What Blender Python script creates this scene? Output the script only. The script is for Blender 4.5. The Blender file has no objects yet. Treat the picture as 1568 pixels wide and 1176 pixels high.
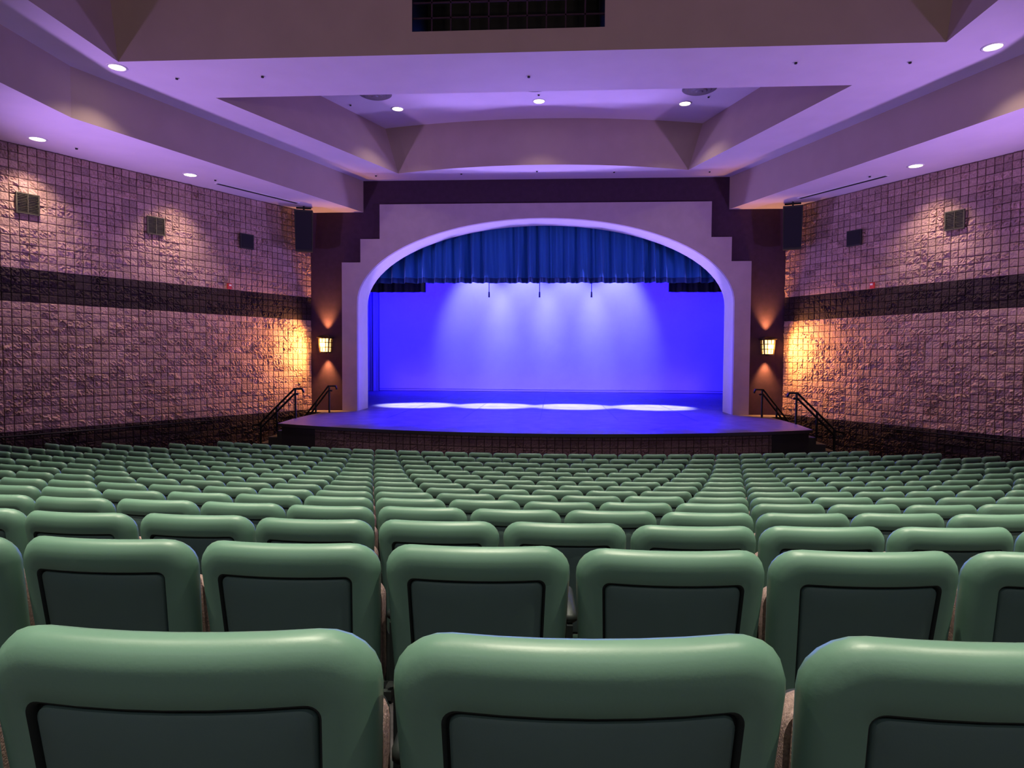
import bpy, bmesh, math, random
from mathutils import Vector, Matrix
random.seed(7)
S = bpy.context.scene
try:
    S.view_settings.view_transform = 'Standard'
    S.view_settings.look = 'None'
except Exception as e:
    print(e)
COL = S.collection

# ---------------------------------------------------------------- materials
def mat(name, color, rough=0.6, metal=0.0, noise=0.0, nscale=8.0, bump=0.0, bscale=60.0, emit=None, estr=0.0, spec=0.5, sheen=0.0, objrand=0.0):
    m = bpy.data.materials.new(name); m.use_nodes = True
    nt = m.node_tree; b = nt.nodes['Principled BSDF']
    b.inputs['Base Color'].default_value = (*color, 1)
    b.inputs['Roughness'].default_value = rough
    b.inputs['Metallic'].default_value = metal
    b.inputs['Specular IOR Level'].default_value = spec
    if sheen: b.inputs['Sheen Weight'].default_value = sheen
    if emit:
        b.inputs['Emission Color'].default_value = (*emit, 1)
        b.inputs['Emission Strength'].default_value = estr
    tc = nt.nodes.new('ShaderNodeTexCoord')
    if noise:
        n = nt.nodes.new('ShaderNodeTexNoise'); n.inputs['Scale'].default_value = nscale
        n.inputs['Detail'].default_value = 5
        nt.links.new(tc.outputs['Object'], n.inputs['Vector'])
        r = nt.nodes.new('ShaderNodeMapRange')
        r.inputs[3].default_value = 1-noise; r.inputs[4].default_value = 1+noise
        r.inputs[1].default_value = 0.3; r.inputs[2].default_value = 0.7
        nt.links.new(n.outputs['Fac'], r.inputs[0])
        fac = r.outputs[0]
        if objrand:
            oi = nt.nodes.new('ShaderNodeObjectInfo')
            r2 = nt.nodes.new('ShaderNodeMapRange'); r2.inputs[3].default_value=1-objrand; r2.inputs[4].default_value=1+objrand
            nt.links.new(oi.outputs['Random'], r2.inputs[0])
            mm = nt.nodes.new('ShaderNodeMath'); mm.operation='MULTIPLY'
            nt.links.new(fac, mm.inputs[0]); nt.links.new(r2.outputs[0], mm.inputs[1]); fac = mm.outputs[0]
        mx = nt.nodes.new('ShaderNodeVectorMath'); mx.operation = 'SCALE'
        mx.inputs[0].default_value = color
        nt.links.new(fac, mx.inputs['Scale'])
        nt.links.new(mx.outputs[0], b.inputs['Base Color'])
    if bump:
        n2 = nt.nodes.new('ShaderNodeTexNoise'); n2.inputs['Scale'].default_value = bscale
        n2.inputs['Detail'].default_value = 4
        nt.links.new(tc.outputs['Object'], n2.inputs['Vector'])
        bp = nt.nodes.new('ShaderNodeBump'); bp.inputs['Strength'].default_value = bump
        bp.inputs['Distance'].default_value = 0.01
        nt.links.new(n2.outputs['Fac'], bp.inputs['Height'])
        nt.links.new(bp.outputs[0], b.inputs['Normal'])
    return m

M_ceil = mat('ceiling_paint', (0.68,0.60,0.66), 0.9, noise=0.03, nscale=1.5)
M_taupe = mat('taupe_paint', (0.36,0.27,0.26), 0.9, noise=0.04, nscale=1.5)
M_panel = mat('proscenium_panel_paint', (0.36,0.28,0.34), 0.85, noise=0.05, nscale=3)
M_reveal = mat('proscenium_reveal_paint', (0.60,0.55,0.62), 0.8, noise=0.03, nscale=3)
M_maroon = mat('aubergine_fabric_wall', (0.036,0.012,0.036), 0.9, noise=0.15, nscale=6, bump=0.4, bscale=40)
M_stage = mat('stage_floor_board', (0.16,0.135,0.13), 0.42, noise=0.25, nscale=2.5, bump=0.1, bscale=20, spec=0.3)
M_nose = mat('stage_nosing', (0.012,0.010,0.010), 0.4)
M_black = mat('black_paint', (0.008,0.008,0.009), 0.6)
M_blackdrape = mat('black_drape', (0.008,0.008,0.012), 0.95)
M_rail = mat('black_metal', (0.012,0.012,0.013), 0.3, metal=0.6)
M_cyc = mat('cyclorama_cloth', (0.80,0.80,0.82), 0.95, noise=0.04, nscale=0.8)
M_valance = mat('blue_velvet', (0.004,0.11,0.42), 0.8, sheen=0.1)
M_fringe = mat('valance_fringe', (0.003,0.03,0.16), 0.9)
M_carpet = mat('dark_floor_carpet', (0.035,0.03,0.035), 0.95, noise=0.3, nscale=20)
M_green = mat('seat_shell_green', (0.128,0.245,0.182), 0.40, noise=0.05, nscale=5, bump=0.025, bscale=220, objrand=0.08)
M_panelg = mat('seat_panel_green', (0.075,0.130,0.118), 0.55, noise=0.05, nscale=5, bump=0.05, bscale=400, objrand=0.08)
M_groove = mat('seat_groove', (0.008,0.013,0.013), 0.8)
M_fabric = mat('seat_fabric', (0.26,0.18,0.16), 0.95, noise=0.35, nscale=120, bump=0.4, bscale=250)
M_metal = mat('seat_standard_metal', (0.02,0.028,0.028), 0.5, metal=0.3)
M_bronze = mat('bronze', (0.03,0.018,0.012), 0.5, metal=0.6)
M_amber = mat('amber_glass', (0.9,0.6,0.3), 0.5, emit=(1.0,0.52,0.15), estr=4.6)
M_bulb = mat('lamp_lens', (1,1,1), 0.5, emit=(1.0,0.82,0.58), estr=9.0)
M_trimw = mat('white_trim', (0.7,0.66,0.68), 0.5)
M_leg = mat('pale_drape', (0.35,0.33,0.38), 0.9)
M_grille = mat('olive_grille', (0.040,0.034,0.026), 0.6, metal=0.2)
M_red = mat('red_plastic', (0.5,0.03,0.03), 0.4)
M_diff = mat('diffuser_metal', (0.20,0.18,0.20), 0.45, metal=0.3)

def block_mat(name, base, bands=True):
    m = bpy.data.materials.new(name); m.use_nodes = True
    nt = m.node_tree; b = nt.nodes['Principled BSDF']; b.inputs['Roughness'].default_value = 0.9
    b.inputs['Specular IOR Level'].default_value = 0.25
    g = nt.nodes.new('ShaderNodeNewGeometry'); sx = nt.nodes.new('ShaderNodeSeparateXYZ')
    nt.links.new(g.outputs['Position'], sx.inputs[0])
    def mth(op, a, bb):
        n = nt.nodes.new('ShaderNodeMath'); n.operation = op
        for i,v in enumerate((a,bb)):
            if isinstance(v,(int,float)): n.inputs[i].default_value = v
            else: nt.links.new(v, n.inputs[i])
        return n.outputs[0]
    z = sx.outputs['Z']
    low = mth('LESS_THAN', z, 1.016)
    band = mth('MULTIPLY', mth('GREATER_THAN', z, 4.267), mth('LESS_THAN', z, 5.08))
    dark = mth('MAXIMUM', low, band)
    n = nt.nodes.new('ShaderNodeTexNoise'); n.inputs['Scale'].default_value = 25; n.inputs['Detail'].default_value = 6
    nt.links.new(g.outputs['Position'], n.inputs['Vector'])
    at = nt.nodes.new('ShaderNodeAttribute'); at.attribute_name = 'tone'
    am = nt.nodes.new('ShaderNodeAttribute'); am.attribute_name = 'mortar'
    mix = nt.nodes.new('ShaderNodeMix'); mix.data_type = 'RGBA'
    mix.inputs[6].default_value = (*base,1); mix.inputs[7].default_value = (0.036,0.022,0.027,1)
    if bands: nt.links.new(dark, mix.inputs[0])
    else: mix.inputs[0].default_value = 0
    f = mth('ADD', mth('MULTIPLY', n.outputs['Fac'], 0.9), 0.50)
    f = mth('MULTIPLY', f, at.outputs['Fac'])
    f = mth('MULTIPLY', f, mth('SUBTRACT', 1.0, mth('MULTIPLY', am.outputs['Fac'], 0.65)))
    sc = nt.nodes.new('ShaderNodeVectorMath'); sc.operation = 'SCALE'
    nt.links.new(mix.outputs[2], sc.inputs[0]); nt.links.new(f, sc.inputs['Scale'])
    nt.links.new(sc.outputs[0], b.inputs['Base Color'])
    n2 = nt.nodes.new('ShaderNodeTexNoise'); n2.inputs['Scale'].default_value = 20; n2.inputs['Detail'].default_value = 8
    nt.links.new(g.outputs['Position'], n2.inputs['Vector'])
    bp = nt.nodes.new('ShaderNodeBump'); bp.inputs['Strength'].default_value = 0.9; bp.inputs['Distance'].default_value = 0.035
    nt.links.new(n2.outputs['Fac'], bp.inputs['Height']); nt.links.new(bp.outputs[0], b.inputs['Normal'])
    return m
M_block = block_mat('split_face_block',(0.41,0.255,0.245))
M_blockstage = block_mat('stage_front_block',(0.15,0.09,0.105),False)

# ---------------------------------------------------------------- helpers
def add(name, verts, faces, mats, parent=None, smooth=False, midx=None):
    me = bpy.data.meshes.new(name); me.from_pydata([tuple(v) for v in verts], [], faces)
    if not isinstance(mats,(list,tuple)): mats=[mats]
    for m in mats: me.materials.append(m)
    if midx:
        me.polygons.foreach_set('material_index', midx)
    if smooth: me.polygons.foreach_set('use_smooth', [True]*len(me.polygons))
    me.update()
    o = bpy.data.objects.new(name, me); COL.objects.link(o)
    if parent: o.parent = parent
    return o
def empty(name, loc=(0,0,0)):
    e = bpy.data.objects.new(name, None); e.location = loc; e.empty_display_size=0.2; COL.objects.link(e); return e
class MB:
    """mesh accumulator"""
    def __init__(s): s.v=[]; s.f=[]; s.m=[]
    def box(s, c, d, m=0, rz=0.0, taper=1.0):
        i=len(s.v); ca,sa=math.cos(rz),math.sin(rz)
        for dz in (-1,1):
            t = taper if dz<0 else 1.0
            for dx,dy in ((-1,-1),(1,-1),(1,1),(-1,1)):
                x=dx*d[0]/2*t; y=dy*d[1]/2*t
                s.v.append((c[0]+x*ca-y*sa, c[1]+x*sa+y*ca, c[2]+dz*d[2]/2))
        for f in ((0,3,2,1),(4,5,6,7),(0,1,5,4),(1,2,6,5),(2,3,7,6),(3,0,4,7)):
            s.f.append(tuple(i+k for k in f)); s.m.append(m)
    def loft(s, loops, mats, cap0=True, cap1=True):
        i=len(s.v); n=len(loops[0])
        for L in loops: s.v += [tuple(p) for p in L]
        for a in range(len(loops)-1):
            for k in range(n):
                k2=(k+1)%n
                s.f.append((i+a*n+k, i+a*n+k2, i+(a+1)*n+k2, i+(a+1)*n+k)); s.m.append(mats[a] if isinstance(mats,list) else mats)
        m0 = mats[0] if isinstance(mats,list) else mats; m1 = mats[-1] if isinstance(mats,list) else mats
        if cap0: s.f.append(tuple(i+k for k in range(n))[::-1]); s.m.append(m0)
        if cap1: s.f.append(tuple(i+(len(loops)-1)*n+k for k in range(n))); s.m.append(m1)
    def cyl(s, c, r0, r1, z0, z1, m=0, n=24, cap=True):
        L=[[(c[0]+r*math.cos(2*math.pi*k/n), c[1]+r*math.sin(2*math.pi*k/n), z) for k in range(n)] for r,z in ((r0,z0),(r1,z1))]
        s.loft(L, m, cap, cap)
    def obj(s, name, mats, smooth=False, parent=None, recalc=True):
        o = add(name, s.v, s.f, mats, parent, smooth, s.m)
        if recalc:
            bm=bmesh.new(); bm.from_mesh(o.data); bmesh.ops.recalc_face_normals(bm, faces=bm.faces); bm.to_mesh(o.data); bm.free()
        return o
def tubes(name, paths, r, m, parent=None, cyc=False):
    cu = bpy.data.curves.new(name,'CURVE'); cu.dimensions='3D'; cu.bevel_depth=r; cu.bevel_resolution=3; cu.use_fill_caps=True
    for p in paths:
        sp=cu.splines.new('POLY'); sp.points.add(len(p)-1)
        for i,q in enumerate(p): sp.points[i].co=(*q,1)
    cu.materials.append(m)
    o=bpy.data.objects.new(name,cu); COL.objects.link(o)
    if parent: o.parent=parent
    return o
def light(name, kind, loc, power, color, target=None, angle=60, blend=0.6, radius=0.1, size=None, parent=None):
    l=bpy.data.lights.new(name,kind); l.energy=power; l.color=color
    if kind=='SPOT': l.spot_size=math.radians(angle); l.spot_blend=blend; l.shadow_soft_size=radius
    elif kind=='POINT': l.shadow_soft_size=radius
    elif kind=='AREA':
        l.shape='RECTANGLE'; l.size=size[0]; l.size_y=size[1]
    o=bpy.data.objects.new(name,l); COL.objects.link(o); o.location=loc
    if target is not None:
        d=Vector(target)-Vector(loc); o.rotation_euler=d.to_track_quat('-Z','Y').to_euler()
    if parent:
        o.parent=parent; o.matrix_parent_inverse=parent.matrix_world.inverted()
    return o

# ---------------------------------------------------------------- key dims
YP=23.3; ZA=8.14; ZB=9.25; ZC=10.83; ZD=12.6; YB=-4.0; SZ=1.0
KX=8.4; SL=0.5774; YK=13.3
def wallx(y):
    return KX+SL*(YP-y) if y>YK else KX+SL*(YP-YK)
WX=wallx(YK)

# ---------------------------------------------------------------- block walls
def block_wall(name, p0, p1, z1, seed, relief=1.0, z0=0.0, curve=None, m_=None):
    rnd=random.Random(seed); B=0.2032
    L = curve[0] if curve else math.hypot(p1[0]-p0[0],p1[1]-p0[1])
    offs=[0,0.06,0.25,0.42,0.6,0.78,0.94]
    ns=int(L/B); nz=int(math.ceil((z1-z0)/B))
    ss=[(i+o)*B for i in range(ns) for o in offs]+[ns*B]
    if L-ns*B>0.01: ss.append(L)
    zs=[(i+o)*B for i in range(nz) for o in offs]+[nz*B]
    zs=[min(z, z1-z0) for z in zs]
    if not curve:
        t=((p1[0]-p0[0])/L,(p1[1]-p0[1])/L)
        nrm=(-t[1],t[0])
        mid=((p0[0]+p1[0])/2,(p0[1]+p1[1])/2)
        if nrm[0]*(0-mid[0])+nrm[1]*(10-mid[1])<0: nrm=(-nrm[0],-nrm[1])
    no=len(offs); blk={}
    V=[];mort=[];tone=[]
    for jz,z in enumerate(zs):
        bz=jz//no
        for js,s in enumerate(ss):
            bs=js//no
            key=(bs,bz)
            if key not in blk:
                kk=(bs//2,bz,'r')
                if kk not in blk: blk[kk]=(rnd.random()<0.6, rnd.uniform(0.0,0.020), rnd.uniform(0.82,1.16))
                rr=blk[kk]
                blk[key]=(rr[1]+rnd.uniform(0,0.006), rnd.uniform(0.020,0.046) if rr[0] else rnd.uniform(0.003,0.012), rr[2]*rnd.uniform(0.96,1.04), rnd.uniform(-1.3,1.3), rnd.uniform(-1.9,1.9))
            b=blk[key]
            m = (jz%no==0) or (js%no==0)
            if m: d=-0.004
            else:
                edge = (offs[jz%no] in (0.06,0.94)) or (offs[js%no] in (0.06,0.94))
                u=offs[js%no]-0.5; w=offs[jz%no]-0.5
                d=0.014+b[0]+ b[1]*(0.75*rnd.uniform(-1,1)+1.0*(u*b[3]+w*b[4]))*(0.6 if edge else 1.0)
                d=max(0.006,d*(0.8 if edge else 1))
            d*=relief
            if curve: x,y=curve[1](s,d)
            else: x=p0[0]+t[0]*s+nrm[0]*d; y=p0[1]+t[1]*s+nrm[1]*d
            V.append((x,y,z0+z)); mort.append(1.0 if m else 0.0); tone.append(b[2])
    n=len(ss)
    F=[(a*n+k,a*n+k+1,(a+1)*n+k+1,(a+1)*n+k) for a in range(len(zs)-1) for k in range(n-1)]
    o=add(name,V,F,m_ or M_block)
    for nm,arr in (('mortar',mort),('tone',tone)):
        at=o.data.attributes.new(nm,'FLOAT','POINT'); at.data.foreach_set('value',arr)
    return o
block_wall('wall_left',(-KX,YP),(-WX,YK),ZA,1)
block_wall('wall_right',(KX,YP),(WX,YK),ZA,2)
add('wall_left_rear',[(-WX,YK,0),(-WX,YB,0),(-WX,YB,ZD),(-WX,YK,ZD)],[(0,1,2,3)],M_taupe)
add('wall_right_rear',[(WX,YK,0),(WX,YB,0),(WX,YB,ZD),(WX,YK,ZD)],[(0,1,2,3)],M_taupe)
add('wall_back',[(-WX,YB,0),(WX,YB,0),(WX,YB,ZD),(-WX,YB,ZD)],[(0,1,2,3)],M_taupe)

# ---------------------------------------------------------------- floor
def floorz(R):
    t=(38-R)-0.835
    z=1.70-0.180*t+0.00065*t*t+(0.000249*t*t*t if t>0 else 0)
    if t>13.8: z=0
    return max(0,z)
def fz(x,y): return floorz(math.hypot(x,38-y))
V=[];F=[]; NX=60; NY=90
for j in range(NY+1):
    y=YB+(YP-YB)*j/NY; w=wallx(y)+0.02
    for i in range(NX+1):
        x=-w+2*w*i/NX; V.append((x,y,fz(x,y)))
for j in range(NY):
    for i in range(NX):
        a=j*(NX+1)+i; F.append((a,a+1,a+NX+2,a+NX+1))
add('floor',V,F,M_carpet,smooth=True)

# ---------------------------------------------------------------- ceiling
def arcpts(x0,x1,ye,yc,n=24):
    return [(x0+(x1-x0)*k/n, yc+(ye-yc)*((-1+2*k/n)**2)) for k in range(n+1)]
F0,F1=-4.97,4.85
N0,N1,YN=-7.90,7.22,15.75
Q0,Q1,YQ=-9.0,8.15,13.75
far=arcpts(F0,F1,22.4,21.6)
fart=arcpts(F0-0.48,F1+0.48,22.55,21.85)
V=[];F=[]
def poly(pts,z):
    i=len(V); V.extend([(p[0],p[1],z) for p in pts]); F.append(tuple(range(i,i+len(pts))))
for k in range(24):
    a,b=far[k],far[k+1]
    xa=-6.45+12.9*k/24; xb=-6.45+12.9*(k+1)/24
    poly([a,b,(xb,YP),(xa,YP)],ZB)
poly([(N0,YN),(N1,YN),(Q1,YQ),(Q0,YQ)],ZB)
for s,f_,n_,q_ in ((-1,F0,N0,Q0),(1,F1,N1,Q1)):
    poly([(s*6.45,YP),(f_,22.4),(n_,YN),(s*10.2,13.9)],ZB)
    poly([(n_,YN),(q_,YQ),(s*10.2,13.9)],ZB)
    poly([(s*10.2,13.9),(q_,YQ),(q_,YB),(s*10.35,YB)],ZB)
    poly([(s*KX,YP),(s*6.45,YP),(s*10.2,13.9),(s*WX,YK)],ZA)
    poly([(s*WX,YK),(s*10.2,13.9),(s*10.35,YB),(s*WX,YB)],ZA)
poly([(N0-0.48,YN),(N1+0.48,YN)]+fart[::-1],ZC)
poly([(Q0-0.4,YB),(Q1+0.4,YB),(Q1+0.4,YQ),(Q0-0.4,YQ)],ZD)
add('ceiling',V,F,M_ceil)
V=[];F=[]
def fascia(a,b,z0,z1,a2=None,b2=None):
    a2=a2 or a; b2=b2 or b
    i=len(V); V.extend([(a[0],a[1],z0),(b[0],b[1],z0),(b2[0],b2[1],z1),(a2[0],a2[1],z1)]); F.append((i,i+1,i+2,i+3))
for s,f_,n_,q_ in ((-1,F0,N0,Q0),(1,F1,N1,Q1)):
    fascia((s*6.45,YP),(s*10.2,13.9),ZA,ZB)
    fascia((s*10.2,13.9),(s*10.35,YB),ZA,ZB)
    fascia((f_,22.4),(n_,YN),ZB,ZC,(f_+s*0.48,22.55),(n_+s*0.48,YN))
    fascia((q_,YQ),(q_,YB),ZB,ZD,(q_+s*0.4,YQ),(q_+s*0.4,YB))
for k in range(24):
    fascia(far[k],far[k+1],ZB,ZC,fart[k],fart[k+1])
fascia((N0,YN),(N1,YN),ZB,ZC,(N0-0.48,YN),(N1+0.48,YN))
hx0,hx1,hz0,hz1=-2.6,1.4,9.72,11.3
fascia((Q0,YQ),(hx0,YQ),ZB,ZD,(Q0-0.4,YQ),None); fascia((hx1,YQ),(Q1,YQ),ZB,ZD,None,(Q1+0.4,YQ))
fascia((hx0,YQ),(hx1,YQ),ZB,hz0); fascia((hx0,YQ),(hx1,YQ),hz1,ZD)
add('trim_ceiling_fascia',V,F,M_taupe)
mb=MB()
hc=(hx0+hx1)/2; hw=hx1-hx0; yh=YQ+0.9
mb.box((hc,yh,hz0-0.03),(hw,1.7,0.05)); mb.box((hc,yh,hz1+0.03),(hw,1.7,0.05)); mb.box((hc,yh+0.85,(hz0+hz1)/2),(hw,0.05,hz1-hz0))
mb.box((hx0-0.03,yh,(hz0+hz1)/2),(0.05,1.7,hz1-hz0)); mb.box((hx1+0.03,yh,(hz0+hz1)/2),(0.05,1.7,hz1-hz0))
for k in range(1,10): mb.box((hx0+hw*k/10,YQ+0.1,(hz0+hz1)/2),(0.03,0.03,hz1-hz0),1)
for k in range(1,5): mb.box((hc,YQ+0.1,hz0+(hz1-hz0)*k/5),(hw,0.03,0.03),1)
mb.obj('catwalk_lighting_slot',[M_black,M_maroon])

def can(x,y,z,target=None,power=300,color=(1,0.80,0.58),angle=90,r=0.17,rad=0.06,lens=None,blend=0.7):
    mb=MB(); n=28
    L=[[(rr*math.cos(2*math.pi*k/n),rr*math.sin(2*math.pi*k/n),zz) for k in range(n)] for rr,zz in ((r+0.04,0.0),(r+0.035,-0.015),(r,-0.018),(r*0.95,-0.006))]
    mb.loft(L,[0,0,0],False,False)
    mb.loft([L[3],[(p[0]*0.4,p[1]*0.4,-0.010) for p in L[3]]],[1],False,True)
    o=mb.obj('recessed_downlight',[M_trimw,lens or M_bulb],True); o.location=(x,y,z)
    bpy.context.view_layer.update()
    if power: light('lamp','SPOT',(x,y,z-0.06),power,color,target or (x,y,0),angle,blend,rad,parent=o)
for s in (-1,1):
    can(s*10.05,18.35,ZA,(s*10.9,18.8,4.2),520,angle=88,blend=1.0,color=(1,0.77,0.54),rad=0.12)
    can(s*12.05,15.2,ZA,(s*12.9,15.7,4.2),560,angle=88,blend=1.0,color=(1,0.77,0.54),rad=0.12)
    can(s*9.2,14.0,ZB,None,160,angle=110)
can(-4.6,20.8,ZC,None,110,angle=100); can(-0.1,20.4,ZC,None,110,angle=100); can(4.4,20.8,ZC,None,110,angle=100)
for x in (-5.5,0,5.5):
    for y in (0.9,6.0,10.5):
        can(x,y,ZD,None,4600 if y<3 else 2500,angle=70,color=(1,0.92,0.72),blend=0.9)
for x,y in ((-5.0,19.6),(-0.2,19.2),(4.6,19.7)):
    mb=MB(); 
    for rr in (0.5,0.38,0.26,0.14): mb.cyl((0,0),rr,rr-0.06,-0.005-(0.5-rr)*0.15,-0.035-(0.5-rr)*0.2,0,32)
    o=mb.obj('round_air_diffuser',[M_diff]); o.location=(x,y,ZC)
for s in (-1,1):
    mb=MB()
    d=Vector((-s*0.5,0.866)); ang=math.atan2(d.y,d.x)
    mb.box((0,0,-0.012),(3.0,0.16,0.02),0,ang)
    for k in (-0.04,0.0,0.04):
        mb.box((-math.sin(ang)*k,math.cos(ang)*k,-0.026),(2.9,0.018,0.01),1,ang)
    o=mb.obj('slot_air_diffuser',[M_trimw,M_black]); o.location=(s*9.0,20.5,ZA)
for x,y,z in ((-8.2,14.6,ZB),(-6.2,14.6,ZB),(-0.2,14.9,ZB),(5.5,14.5,ZB),(7.9,14.6,ZB),(-5.8,22.6,ZB),(-2.8,22.5,ZB),(-0.2,22.3,ZB),(2.4,22.5,ZB),(5.6,22.6,ZB),(-9.6,18.9,ZA),(-11.6,15.9,ZA),(9.3,19.3,ZA),(-6.0,20.4,ZC),(-0.1,19.9,ZC),(5.0,20.3,ZC)):
    mb=MB(); mb.cyl((0,0),0.05,0.045,-0.008,0,0,16); mb.cyl((0,0),0.03,0.03,-0.035,-0.008,1,12)
    o=mb.obj('ceiling_sprinkler',[M_trimw,M_black]); o.location=(x,y,z)

# ---------------------------------------------------------------- proscenium
def arch(hw,zs,b,n=48):
    return [(hw*math.cos(math.pi*k/n), zs+b*math.sin(math.pi*k/n)) for k in range(n+1)]
def extr(name, pts, y0, y1, m):
    n=len(pts); V=[(p[0],y0,p[1]) for p in pts]+[(p[0],y1,p[1]) for p in pts]
    F=[tuple(range(n)),tuple(range(2*n-1,n-1,-1))]+[(k,(k+1)%n,n+(k+1)%n,n+k) for k in range(n)]
    me=add(name,V,F,m)
    bm=bmesh.new(); bm.from_mesh(me.data); bmesh.ops.triangulate(bm,faces=[f for f in bm.faces if len(f.verts)>4]); bmesh.ops.recalc_face_normals(bm,faces=bm.faces); bm.to_mesh(me.data); bm.free()
    return me
AW,AZ,AB=6.65,4.9,2.96
inn=arch(AW,AZ,AB)
inW=arch(AW+0.06,AZ,AB+0.06)
outer=[(-8.45,0.0),(-8.45,ZB+0.3),(8.45,ZB+0.3),(8.45,0.0)]
extr('wall_proscenium',outer+[(AW+0.06,0.0)]+inW+[(-AW-0.06,0.0)],YP,YP+1.15,M_maroon)
step=[(-7.2,SZ),(-7.2,6.33),(-6.52,6.33),(-6.52,7.16),(-5.82,7.16),(-5.82,8.38),(5.82,8.38),(5.82,7.16),(6.52,7.16),(6.52,6.33),(7.2,6.33),(7.2,SZ)]
extr('proscenium_arch_panel',step+[(AW+0.002,SZ)]+arch(AW+0.002,AZ,AB+0.002)+[(-AW-0.002,SZ)],YP-0.16,YP-0.001,M_panel)
o1=[(AW+0.055,SZ)]+[(p[0],p[1]) for p in arch(AW+0.055,AZ,AB+0.055)]+[(-AW-0.055,SZ)]
i1=[(AW,SZ)]+inn+[(-AW,SZ)]
extr('proscenium_arch_reveal',o1+i1[::-1],YP+0.001,YP+1.2,M_reveal)

# ---------------------------------------------------------------- stage
sag=1.75; hc_=7.55; R=(hc_*hc_+sag*sag)/(2*sag); cy=16.65+R
edge=[]
a0=math.asin(hc_/R)
for k in range(41):
    a=-a0+2*a0*k/40; edge.append((R*math.sin(a), cy-R*math.cos(a)))
top=edge+[(7.7,19.9),(7.7,22.4),(8.35,22.6),(8.35,YP-0.01),(-8.35,YP-0.01),(-8.35,22.6),(-7.7,22.4),(-7.7,19.9)]
def slab(name,pts,z0,z1,mats,top_i=0,side_i=0):
    n=len(pts); V=[(p[0],p[1],z1) for p in pts]+[(p[0],p[1],z0) for p in pts]
    F=[tuple(range(n)),tuple(range(2*n-1,n-1,-1))]+[(k,n+k,n+(k+1)%n,(k+1)%n) for k in range(n)]
    o=add(name,V,F,mats,midx=[top_i,side_i]+[side_i]*n)
    bm=bmesh.new(); bm.from_mesh(o.data); bmesh.ops.triangulate(bm,faces=[f for f in bm.faces if len(f.verts)>4]); bmesh.ops.recalc_face_normals(bm,faces=bm.faces); bm.to_mesh(o.data); bm.free()
    return o
slab('stage_apron_floor',top,SZ-0.09,SZ,[M_stage,M_nose],0,1)
slab('stage_floor',[(-12.5,YP-0.01),(12.5,YP-0.01),(12.5,40),(-12.5,40)],SZ-0.09,SZ-0.001,[M_stage,M_nose],0,1)
mb=MB()
for x in (-4.9,-2.45,0,2.45,4.9): mb.box((x,29.8,SZ+0.001),(0.02,18.5,0.002))
for y in (26.0,30.2): mb.box((0,y,SZ+0.001),(13,0.02,0.002))
mb.obj('stage_floor_seam',[M_nose])
Rf=R-0.14
am=math.asin(6.35/R)
Lc=Rf*2*am
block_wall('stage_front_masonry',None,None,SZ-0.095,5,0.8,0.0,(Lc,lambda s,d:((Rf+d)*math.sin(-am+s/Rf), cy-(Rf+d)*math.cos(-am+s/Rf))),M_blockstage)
mb=MB()
for s in (-1,1):
    for k in range(6):
        aa=am+(a0-am)*k/6; ab=am+(a0-am)*(k+1)/6
        i=len(mb.v)
        for q,z in ((aa,0),(ab,0),(ab,SZ-0.09),(aa,SZ-0.09)): mb.v.append((s*(Rf)*math.sin(q), cy-(Rf)*math.cos(q), z))
        mb.f.append((i,i+1,i+2,i+3)); mb.m.append(0)
    e=(s*Rf*math.sin(a0),cy-Rf*math.cos(a0))
    for a,b in ((e,(s*7.62,19.9)),((s*7.62,19.9),(s*7.62,22.6)),((s*7.62,22.6),(s*8.35,22.6))):
        i=len(mb.v); mb.v+= [(a[0],a[1],0),(b[0],b[1],0),(b[0],b[1],SZ-0.09),(a[0],a[1],SZ-0.09)]; mb.f.append((i,i+1,i+2,i+3)); mb.m.append(0)
mb.obj('stage_side_panel',[M_black],recalc=False)
add('wall_stage_back',[(-12.5,40,0.9),(12.5,40,0.9),(12.5,40,12),(-12.5,40,12)],[(0,1,2,3)],M_black)
add('wall_stage_left',[(-12.5,YP+1.15,0.9),(-12.5,40,0.9),(-12.5,40,12),(-12.5,YP+1.15,12)],[(0,1,2,3)],M_black)
add('wall_stage_right',[(12.5,YP+1.15,0.9),(12.5,40,0.9),(12.5,40,12),(12.5,YP+1.15,12)],[(0,1,2,3)],M_black)
add('wall_stage_front',[(-12.5,YP+1.15,0.9),(-8.4,YP+1.15,0.9),(-8.4,YP+1.15,12),(-12.5,YP+1.15,12),(12.5,YP+1.15,0.9),(8.4,YP+1.15,0.9),(8.4,YP+1.15,12),(12.5,YP+1.15,12),(-8.4,YP+1.15,9.5),(8.4,YP+1.15,9.5)],[(0,1,2,3),(4,5,6,7),(8,9,6,2)],M_black)
add('ceiling_stage',[(-12.5,YP,12),(12.5,YP,12),(12.5,40,12),(-12.5,40,12)],[(0,1,2,3)],M_black)
V=[];F=[];n=120
for k in range(n+1):
    x=-10.3+20.6*k/n; yy=38+0.02*math.sin(x*2.1)
    V+= [(x,yy,1.14),(x,yy,10.5)]
for k in range(n): F.append((2*k,2*k+2,2*k+3,2*k+1))
add('cyclorama',V,F,M_cyc,smooth=True)
mb=MB(); mb.box((0,37.93,1.07),(20.6,0.06,0.10)); mb.obj('cyclorama_bottom_pipe',[M_trimw])
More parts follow.
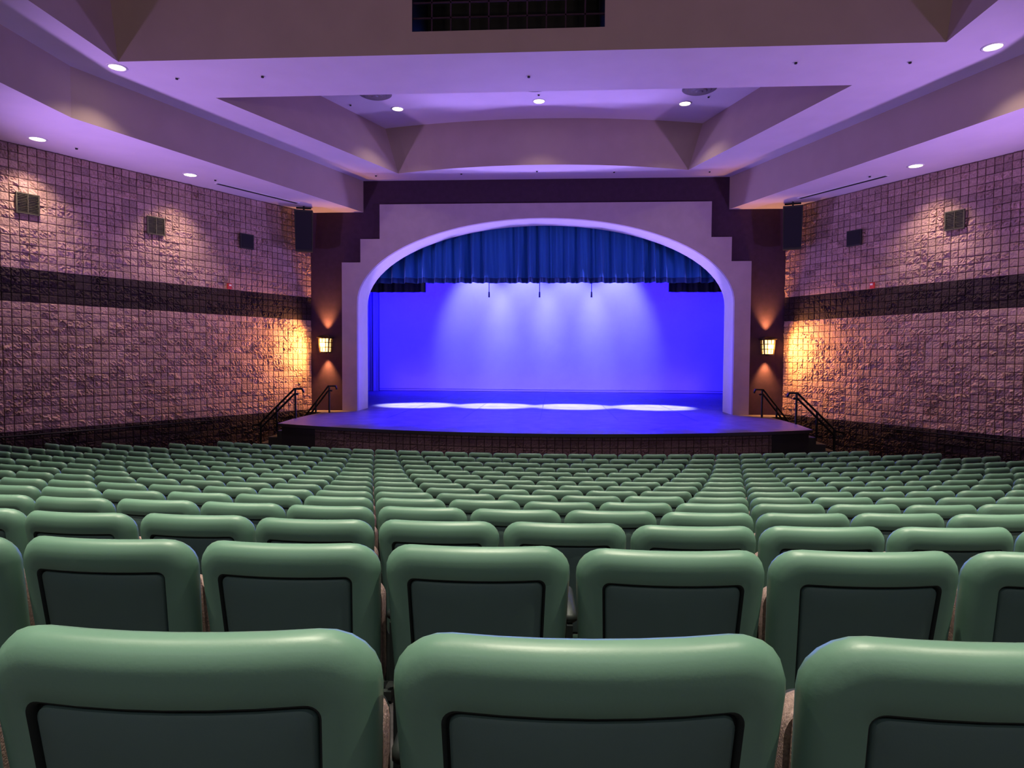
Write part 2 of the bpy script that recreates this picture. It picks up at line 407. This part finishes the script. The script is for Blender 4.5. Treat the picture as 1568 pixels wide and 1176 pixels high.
def drape(name,x0,x1,y,z0,z1,spacing,amp,m,fr=None,scal=0.0):
    n=int((x1-x0)/spacing*14); rows=14; V=[];F=[];mi=[]
    for j in range(rows+1):
        t=j/rows
        for k in range(n+1):
            x=x0+(x1-x0)*k/n; ph=2*math.pi*(x-x0)/spacing+0.9*math.sin(x*1.7)
            a=amp*(0.65+0.35*(1-t))*(1+0.35*math.sin(ph*0.23+1.3))
            yy=y-a*(0.5+0.5*math.sin(ph+0.6*math.sin(ph*0.31)))**1.6-0.25*a*math.sin(2.3*ph+t*2)
            V.append((x,yy,z0+(z1-z0)*t+scal*math.sin(ph)*(1-t)))
    for j in range(rows):
        for k in range(n):
            a=j*(n+1)+k; F.append((a,a+1,a+n+2,a+n+1)); mi.append(1 if (fr and j==0) else 0)
    return add(name,V,F,[m]+([fr] if fr else []),smooth=True,midx=mi)
drape('valance_curtain',-7.4,7.4,25.1,5.80,8.6,0.52,0.26,M_valance,M_fringe,0.0)
drape('masking_drape',-9.5,-5.1,28,5.75,9.5,0.5,0.1,M_blackdrape)
drape('masking_drape',5.2,9.5,28,5.75,9.5,0.5,0.1,M_blackdrape)
drape('stage_leg_drape',-12.0,-9.6,37.2,1.02,9.5,0.4,0.15,M_leg)
drape('stage_leg_drape',9.9,12.0,37.2,1.02,9.5,0.4,0.15,M_leg)
for x in (-2.2,-0.17,1.9):
    o=tubes('hanging_microphone',[[(0,0,0),(0,0,-1.6)]],0.015,M_black); o.location=(x,26.3,7.1)
    mb=MB(); mb.cyl((0,0),0.035,0.03,-1.72,-1.5,0,12); m_=mb.obj('capsule',[M_black],parent=o)

# ---------------------------------------------------------------- stairs + rails
for s in (-1,1):
    st=empty('stage_stair'); mb=MB()
    for k in range(4):
        h=SZ*(4-k)/5; x=7.72+0.28*k+0.14
        mb.box((s*x,21.1,h/2),(0.28,2.15,h)); mb.box((s*(x+0.005),21.1,h-0.012),(0.30,2.16,0.028),1)
    mb.obj('steps',[M_black,M_carpet],parent=st)
    for yy,xa,xb in ((20.0,7.45,9.0),(22.25,7.15,8.45)):
        zt=SZ+0.93; ze=0.80
        def P(x,z): return (s*x,yy,z)
        paths=[]
        paths.append([P(xa-0.05,zt-0.12),P(xa,zt),P(xa+0.25,zt),P(xb-0.15,ze),P(xb+0.05,ze-0.02),P(xb+0.05,ze-0.16),P(xb-0.1,ze-0.14)])
        paths.append([P(xa+0.12,zt-0.16),P(xa+0.25,zt-0.16),P(xb-0.2,ze-0.12)])
        sl=(ze-zt)/(xb-0.15-xa-0.25)
        for xx in (xa+0.22,(xa+xb)/2+0.05,xb-0.2):
            zr=zt+sl*max(0,xx-xa-0.25)
            base=SZ if xx<7.7 else max(0.0,SZ*(4-int((xx-7.72)/0.28))/5)
            paths.append([P(xx,base),P(xx,zr)])
        tubes('stair_handrail',paths,0.034,M_rail)
    pts=[]
    for y in (20.0,17.5,15.0,13.6):
        w=wallx(y)-0.14; pts.append((s*w,y,0.92))
    br=[[(s*(wallx(y)+0.02),y,0.85),(s*(wallx(y)-0.14),y,0.85),(s*(wallx(y)-0.14),y,0.92)] for y in (19.6,18,16.4,14.8)]
    tubes('wall_handrail',[pts]+br,0.022,M_rail)

# ---------------------------------------------------------------- wall items
def on_wall(s,y,z,off=0.03):
    x=wallx(y); return Vector((s*(x-off*0.866), y-off*0.5, z))
def wall_item(name,s,y,z,build,off=0.03):
    mb=MB(); mats=build(mb); o=mb.obj(name,mats)
    ang = math.radians(60) if s<0 else math.radians(-60)
    o.rotation_euler=(0,0,ang); o.location=on_wall(s,y,z,off); return o
def grille(mb):
    h=0.24
    mb.box((0,0,h),(2*h+0.03,0.05,0.03)); mb.box((0,0,-h),(2*h+0.03,0.05,0.03)); mb.box((-h,0,0),(0.03,0.05,2*h)); mb.box((h,0,0),(0.03,0.05,2*h))
    mb.box((0,0.02,0),(2*h,0.01,2*h),1)
    for k in range(11): mb.box((0,0,-0.20+0.04*k),(2*h,0.03,0.012))
    mb.box((0,-0.01,0),(0.02,0.03,2*h)); return [M_grille,M_black]
def spk(mb):
    mb.box((0,0,0),(0.48,0.08,0.48)); mb.box((0,-0.045,0),(0.42,0.012,0.42),1); return [M_black,M_blackdrape]
def strobe(mb):
    mb.box((0,0,0),(0.13,0.06,0.18)); mb.box((0,-0.04,0.03),(0.07,0.03,0.05),1); return [M_red,M_trimw]
for s in (-1,1):
    wall_item('wall_vent_grille',s,15.7,6.7,grille,0.08)
    wall_item('wall_vent_grille',s,18.45,6.7,grille,0.08)
    wall_item('wall_speaker',s,21.0,6.7,spk,0.09)
    wall_item('fire_alarm_strobe',s,20.45,5.18,strobe,0.09)
    sp=empty('hanging_loudspeaker'); mb=MB(); mb.box((0,0,0),(0.60,0.55,1.40),0,0,0.92); mb.box((0,-0.285,0),(0.52,0.02,1.28),1)
    b=mb.obj('cabinet',[M_black,M_blackdrape],parent=sp)
    tubes('bracket',[[(0,0,0.7),(0,0,0.85)],[(-0.25,0,0.78),(0.25,0,0.78)]],0.03,M_rail,parent=sp)
    sp.location=(s*8.25,22.3,7.28); sp.rotation_euler=(math.radians(6),0,math.radians(-s*18))

# sconces
for s in (-1,1):
    sc=empty('wall_sconce_lantern'); sc.location=(s*7.77,YP-0.26,3.38)
    mb=MB()
    mb.box((0,0.22,0),(0.26,0.06,0.5))
    mb.box((0,0.12,0.30),(0.06,0.2,0.04))
    w=0.40
    def sq(h,z): return [(-h,-h,z),(h,-h,z),(h,h,z),(-h,h,z)]
    mb.loft([sq(0.24,0.245),sq(0.245,0.262),sq(0.16,0.31),sq(0.06,0.345)],0)
    mb.box((0,0,0.235),(w,w,0.03)); mb.box((0,0,-0.27),(w*0.8,w*0.8,0.03))
    for dx in (-1,1):
        for dy in (-1,1):
            mb.loft([[ (dx*0.15+q[0],dy*0.15+q[1],-0.26) for q in ((-.018,-.018),(.018,-.018),(.018,.018),(-.018,.018))],[ (dx*0.185+q[0],dy*0.185+q[1],0.23) for q in ((-.018,-.018),(.018,-.018),(.018,.018),(-.018,.018))]],0)
    for z,hh in ((0.08,0.178),(-0.09,0.166)):
        for d in (-1,1): mb.box((0,d*hh,z),(2*hh,0.024,0.024))
        for d in (-1,1): mb.box((d*hh,0,z),(0.024,2*hh,0.024))
    for dd in (-0.06,0.06):
        mb.box((dd,-0.176,0),(0.018,0.018,0.48)); mb.box((-0.176,dd,0),(0.018,0.018,0.48)); mb.box((0.176,dd,0),(0.018,0.018,0.48))
    mb.box((0,0,-0.30),(0.1,0.1,0.05))
    mb.obj('lantern_frame',[M_bronze],parent=sc)
    mb=MB(); mb.loft([sq(0.130,-0.25),sq(0.158,0.22)],0); mb.obj('lantern_glass',[M_amber],parent=sc)
    bpy.context.view_layer.update()
    X=s*7.77
    light('uplight','SPOT',(X,YP-0.17,3.78),520,(1,0.42,0.10),(X,YP+0.05,6.0),66,1.0,0.05,parent=sc)
    light('downlight','SPOT',(X,YP-0.17,3.0),520,(1,0.42,0.10),(X,YP+0.05,1.0),66,1.0,0.05,parent=sc)
    light('side_glow','SPOT',(X-s*0.02,YP-0.50,3.4),1000,(1,0.45,0.09),(s*8.6,YP-0.60,3.2),165,1.0,0.08,parent=sc)

# ---------------------------------------------------------------- seats
def rrect(hw,z0,z1,rt,rb,nc=7,ne=6,ns=4):
    P=[]
    def arc(cx,cz,r,a0,a1):
        for k in range(nc): 
            a=math.radians(a0+(a1-a0)*k/(nc-1)); P.append((cx+r*math.cos(a),cz+r*math.sin(a)))
    def line(a,b,n):
        for k in range(1,n): P.append((a[0]+(b[0]-a[0])*k/n,a[1]+(b[1]-a[1])*k/n))
    arc(hw-rt,z1-rt,rt,0,90); line((hw-rt,z1),(-hw+rt,z1),ne)
    arc(-hw+rt,z1-rt,rt,90,180); line((-hw,z1-rt),(-hw,z0+rb),ns)
    arc(-hw+rb,z0+rb,rb,180,270); line((-hw+rb,z0),(hw-rb,z0),ne)
    arc(hw-rb,z0+rb,rb,270,360); line((hw,z0+rb),(hw,z1-rt),ns)
    return P
def seat_mesh():
    mb=MB()
    HW=0.2685; Z0=0.30; Z1=0.85
    def bent(P,yd,k=0.55,tl=0.17,tp=0.09):
        out=[]
        for x,z in P:
            x2=x*(1-tp*(Z1-z)/0.5)
            out.append((x2, yd+k*x2*x2+(Z1-z)*tl, z))
        return out
    def loop(e,yd):
        r=max(0.020,0.085-e*0.90)
        return bent(rrect(HW-e,Z0+e*0.8,Z1-e*1.28,r,max(0.01,0.03-e*0.2)),yd)
    prof=[(0.04,0.030,0),(0.015,0.024,0),(0.004,0.010,0),(0.0,-0.006,0),(0.004,-0.022,0),(0.014,-0.036,0),(0.030,-0.043,0),(0.050,-0.045,0),(0.070,-0.043,0),(0.0745,-0.037,2),(0.0755,-0.026,2),(0.0785,-0.026,2),(0.0795,-0.035,1),(0.085,-0.039,1),(0.12,-0.041,1),(0.16,-0.042,1),(0.20,-0.042,1)]
    loops=[loop(e,y) for e,y,_ in prof]
    mb.loft(loops,[p[2] for p in prof][1:],True,True)
    def pad(hw,z0,z1,y0,th,m,tl=0.17,k=0.45):
        L=[]
        for e,yy in ((0.0,0.0),(0.0,th*0.6),(0.012,th*0.9),(0.035,th)):
            L.append(bent(rrect(hw-e,z0+e,z1-e,max(0.02,0.05-e*0.5),0.03),y0+yy,k,tl,0.05))
        mb.loft(L,m,True,True)
    pad(0.244,0.34,0.74,0.028,0.05,3)
    pad(0.252,0.36,0.70,0.10,0.08,3,tl=0.12,k=0.0)
    pad(0.244,0.37,0.68,0.178,0.02,4,tl=0.12,k=0.0)
    X=0.2725
    mb.box((X,0.26,0.29),(0.022,0.10,0.58),4); mb.box((X,0.26,0.02),(0.09,0.30,0.04),4)
    mb.box((X,0.26,0.48),(0.018,0.22,0.18),4)
    P=[]
    for e,z in ((0.008,0.570),(0.0,0.578),(0.0,0.592),(0.008,0.600)):
        P.append([(X+p[0],0.30+p[1]-0.0,z) for p in rrect(0.024-e,-0.14+e,0.14-e,0.02-e*0.5,0.02-e*0.5,4,2,2)])
    mb.loft(P,4,True,True)
    o=mb.obj('seat_proto',[M_green,M_panelg,M_groove,M_fabric,M_metal],True)
    me=o.data; bpy.data.objects.remove(o)
    try: me.set_sharp_from_angle(angle=math.radians(50))
    except Exception as ex: print(ex)
    return me
SM=seat_mesh()
pitch=0.545
for i in range(15):
    Ri=38-0.835-0.95*i+(0.03 if i==0 else 0)
    off=0.455 if i%2==0 else 0.19
    k=14-i
    lim=min(12.0,7.9+0.95*k)
    row=empty('theater_seat_row',(0,38-Ri,floorz(Ri)-(0.012 if i==0 else 0.004)))
    row.rotation_euler=(0,0,math.radians({0:2.6,1:1.2,2:0.4}.get(i,0)))
    n0=int(-lim/pitch)-2; n1=int(lim/pitch)+2; c=0
    for n in range(n0,n1+1):
        a=(off+n*pitch)/Ri; x=Ri*math.sin(a); y=38-Ri*math.cos(a)
        if abs(x)>lim: continue
        c+=1
        o=bpy.data.objects.new('seat_%d'%c,SM); COL.objects.link(o); o.parent=row
        o.location=(x,y-(38-Ri),0); o.rotation_euler=(random.uniform(-0.015,0.015),0,a+random.uniform(-0.010,0.010))

# ---------------------------------------------------------------- stage lighting, added fill lights
BL=(0.004,0.0,1.0)
for x in (-8.5,-5,-1.7,1.7,5,8.5):
    light('cyc_wash_lamp','SPOT',(x,34.5,9.6),6200,BL,(x,38,3.6),110,0.8,0.2)
for x in (-3.9,-1.3,1.3,3.9):
    light('cyc_centre_lamp','SPOT',(x,35.0,10.4),1300,(0.50,0.54,1.0),(x*1.02,38,5.4),48,0.8,0.25)
light('cyc_groundrow_lamp','AREA',(0,36.9,1.06),26,(0.60,0.28,1.0),(0,38,2.4),size=(18,0.12))
for x in (-5.1,-1.95,1.2,4.35):
    light('stage_downlight','SPOT',(x,28.0,10.9),62000,(0.38,0.42,1.0),(x,26.4,1.0),21,0.6,0.1)
for x in (-4,0,4):
    light('stage_blue_lamp','SPOT',(x,27.6,7.6),15000,BL,(x*0.8,20.0,1.0),64,0.9,0.1)
for x in (-1.8,-0.5,0.8):
    light('catwalk_spotlight','SPOT',(x,13.9,10.6),6200,(0.02,0.12,1.0),(x*1.5,24.5,6.2),30,0.8,0.08)
for s in (-1,1):
    light('wing_ceiling_fill','SPOT',(s*7.6,26.2,1.6),4000,(0.42,0.29,1.0),(-s*3,18,9.5),95,1.0,0.4)  # added fill hidden behind the jambs, stands in for stage glow on the ceiling
    light('arch_reveal_fill','SPOT',(s*7.6,26.0,3.6),1000,(0.62,0.48,1.0),(-s*6.6,23.8,5.0),50,1.0,0.2)  # added fill, unseen in the wings, brightens the opposite arch reveal
    light('side_ceiling_fill','SPOT',(s*13.5,12.3,3.0),2900,(0.56,0.33,1.0),(s*3.0,18.5,9.8),92,1.0,0.3)  # no fixture here: added out-of-view fill for the purple ceiling wash
    light('rear_recess_fill','SPOT',(s*7,-2.5,4.6),700,(1.0,0.74,0.62),(s*2,13,9.0),90,0.9,0.3)  # added fill behind the camera, warms the near ceiling recess face
light('rear_seat_fill','AREA',(0,-3.6,6.0),75,(0.92,0.92,0.95),(0,6,2),size=(10,1.0))  # added soft fill behind the camera, lifts the seat backs

w=bpy.data.worlds.new('world'); S.world=w; w.use_nodes=True
w.node_tree.nodes['Background'].inputs[0].default_value=(0.02,0.015,0.03,1); w.node_tree.nodes['Background'].inputs[1].default_value=0.3

# ---------------------------------------------------------------- camera
cam=bpy.data.cameras.new('camera'); co=bpy.data.objects.new('camera',cam); COL.objects.link(co)
cam.sensor_width=36; cam.sensor_fit='HORIZONTAL'; cam.lens=1000/1568*36; cam.clip_start=0.05; cam.clip_end=200
Mx=Matrix.Rotation(math.radians(3.6),4,'Z')@Matrix.Rotation(math.radians(90-2.18),4,'X')@Matrix.Rotation(math.radians(0.33),4,'Z')
co.matrix_world=Matrix.Translation((0.4,0,2.9))@Mx
S.camera=co
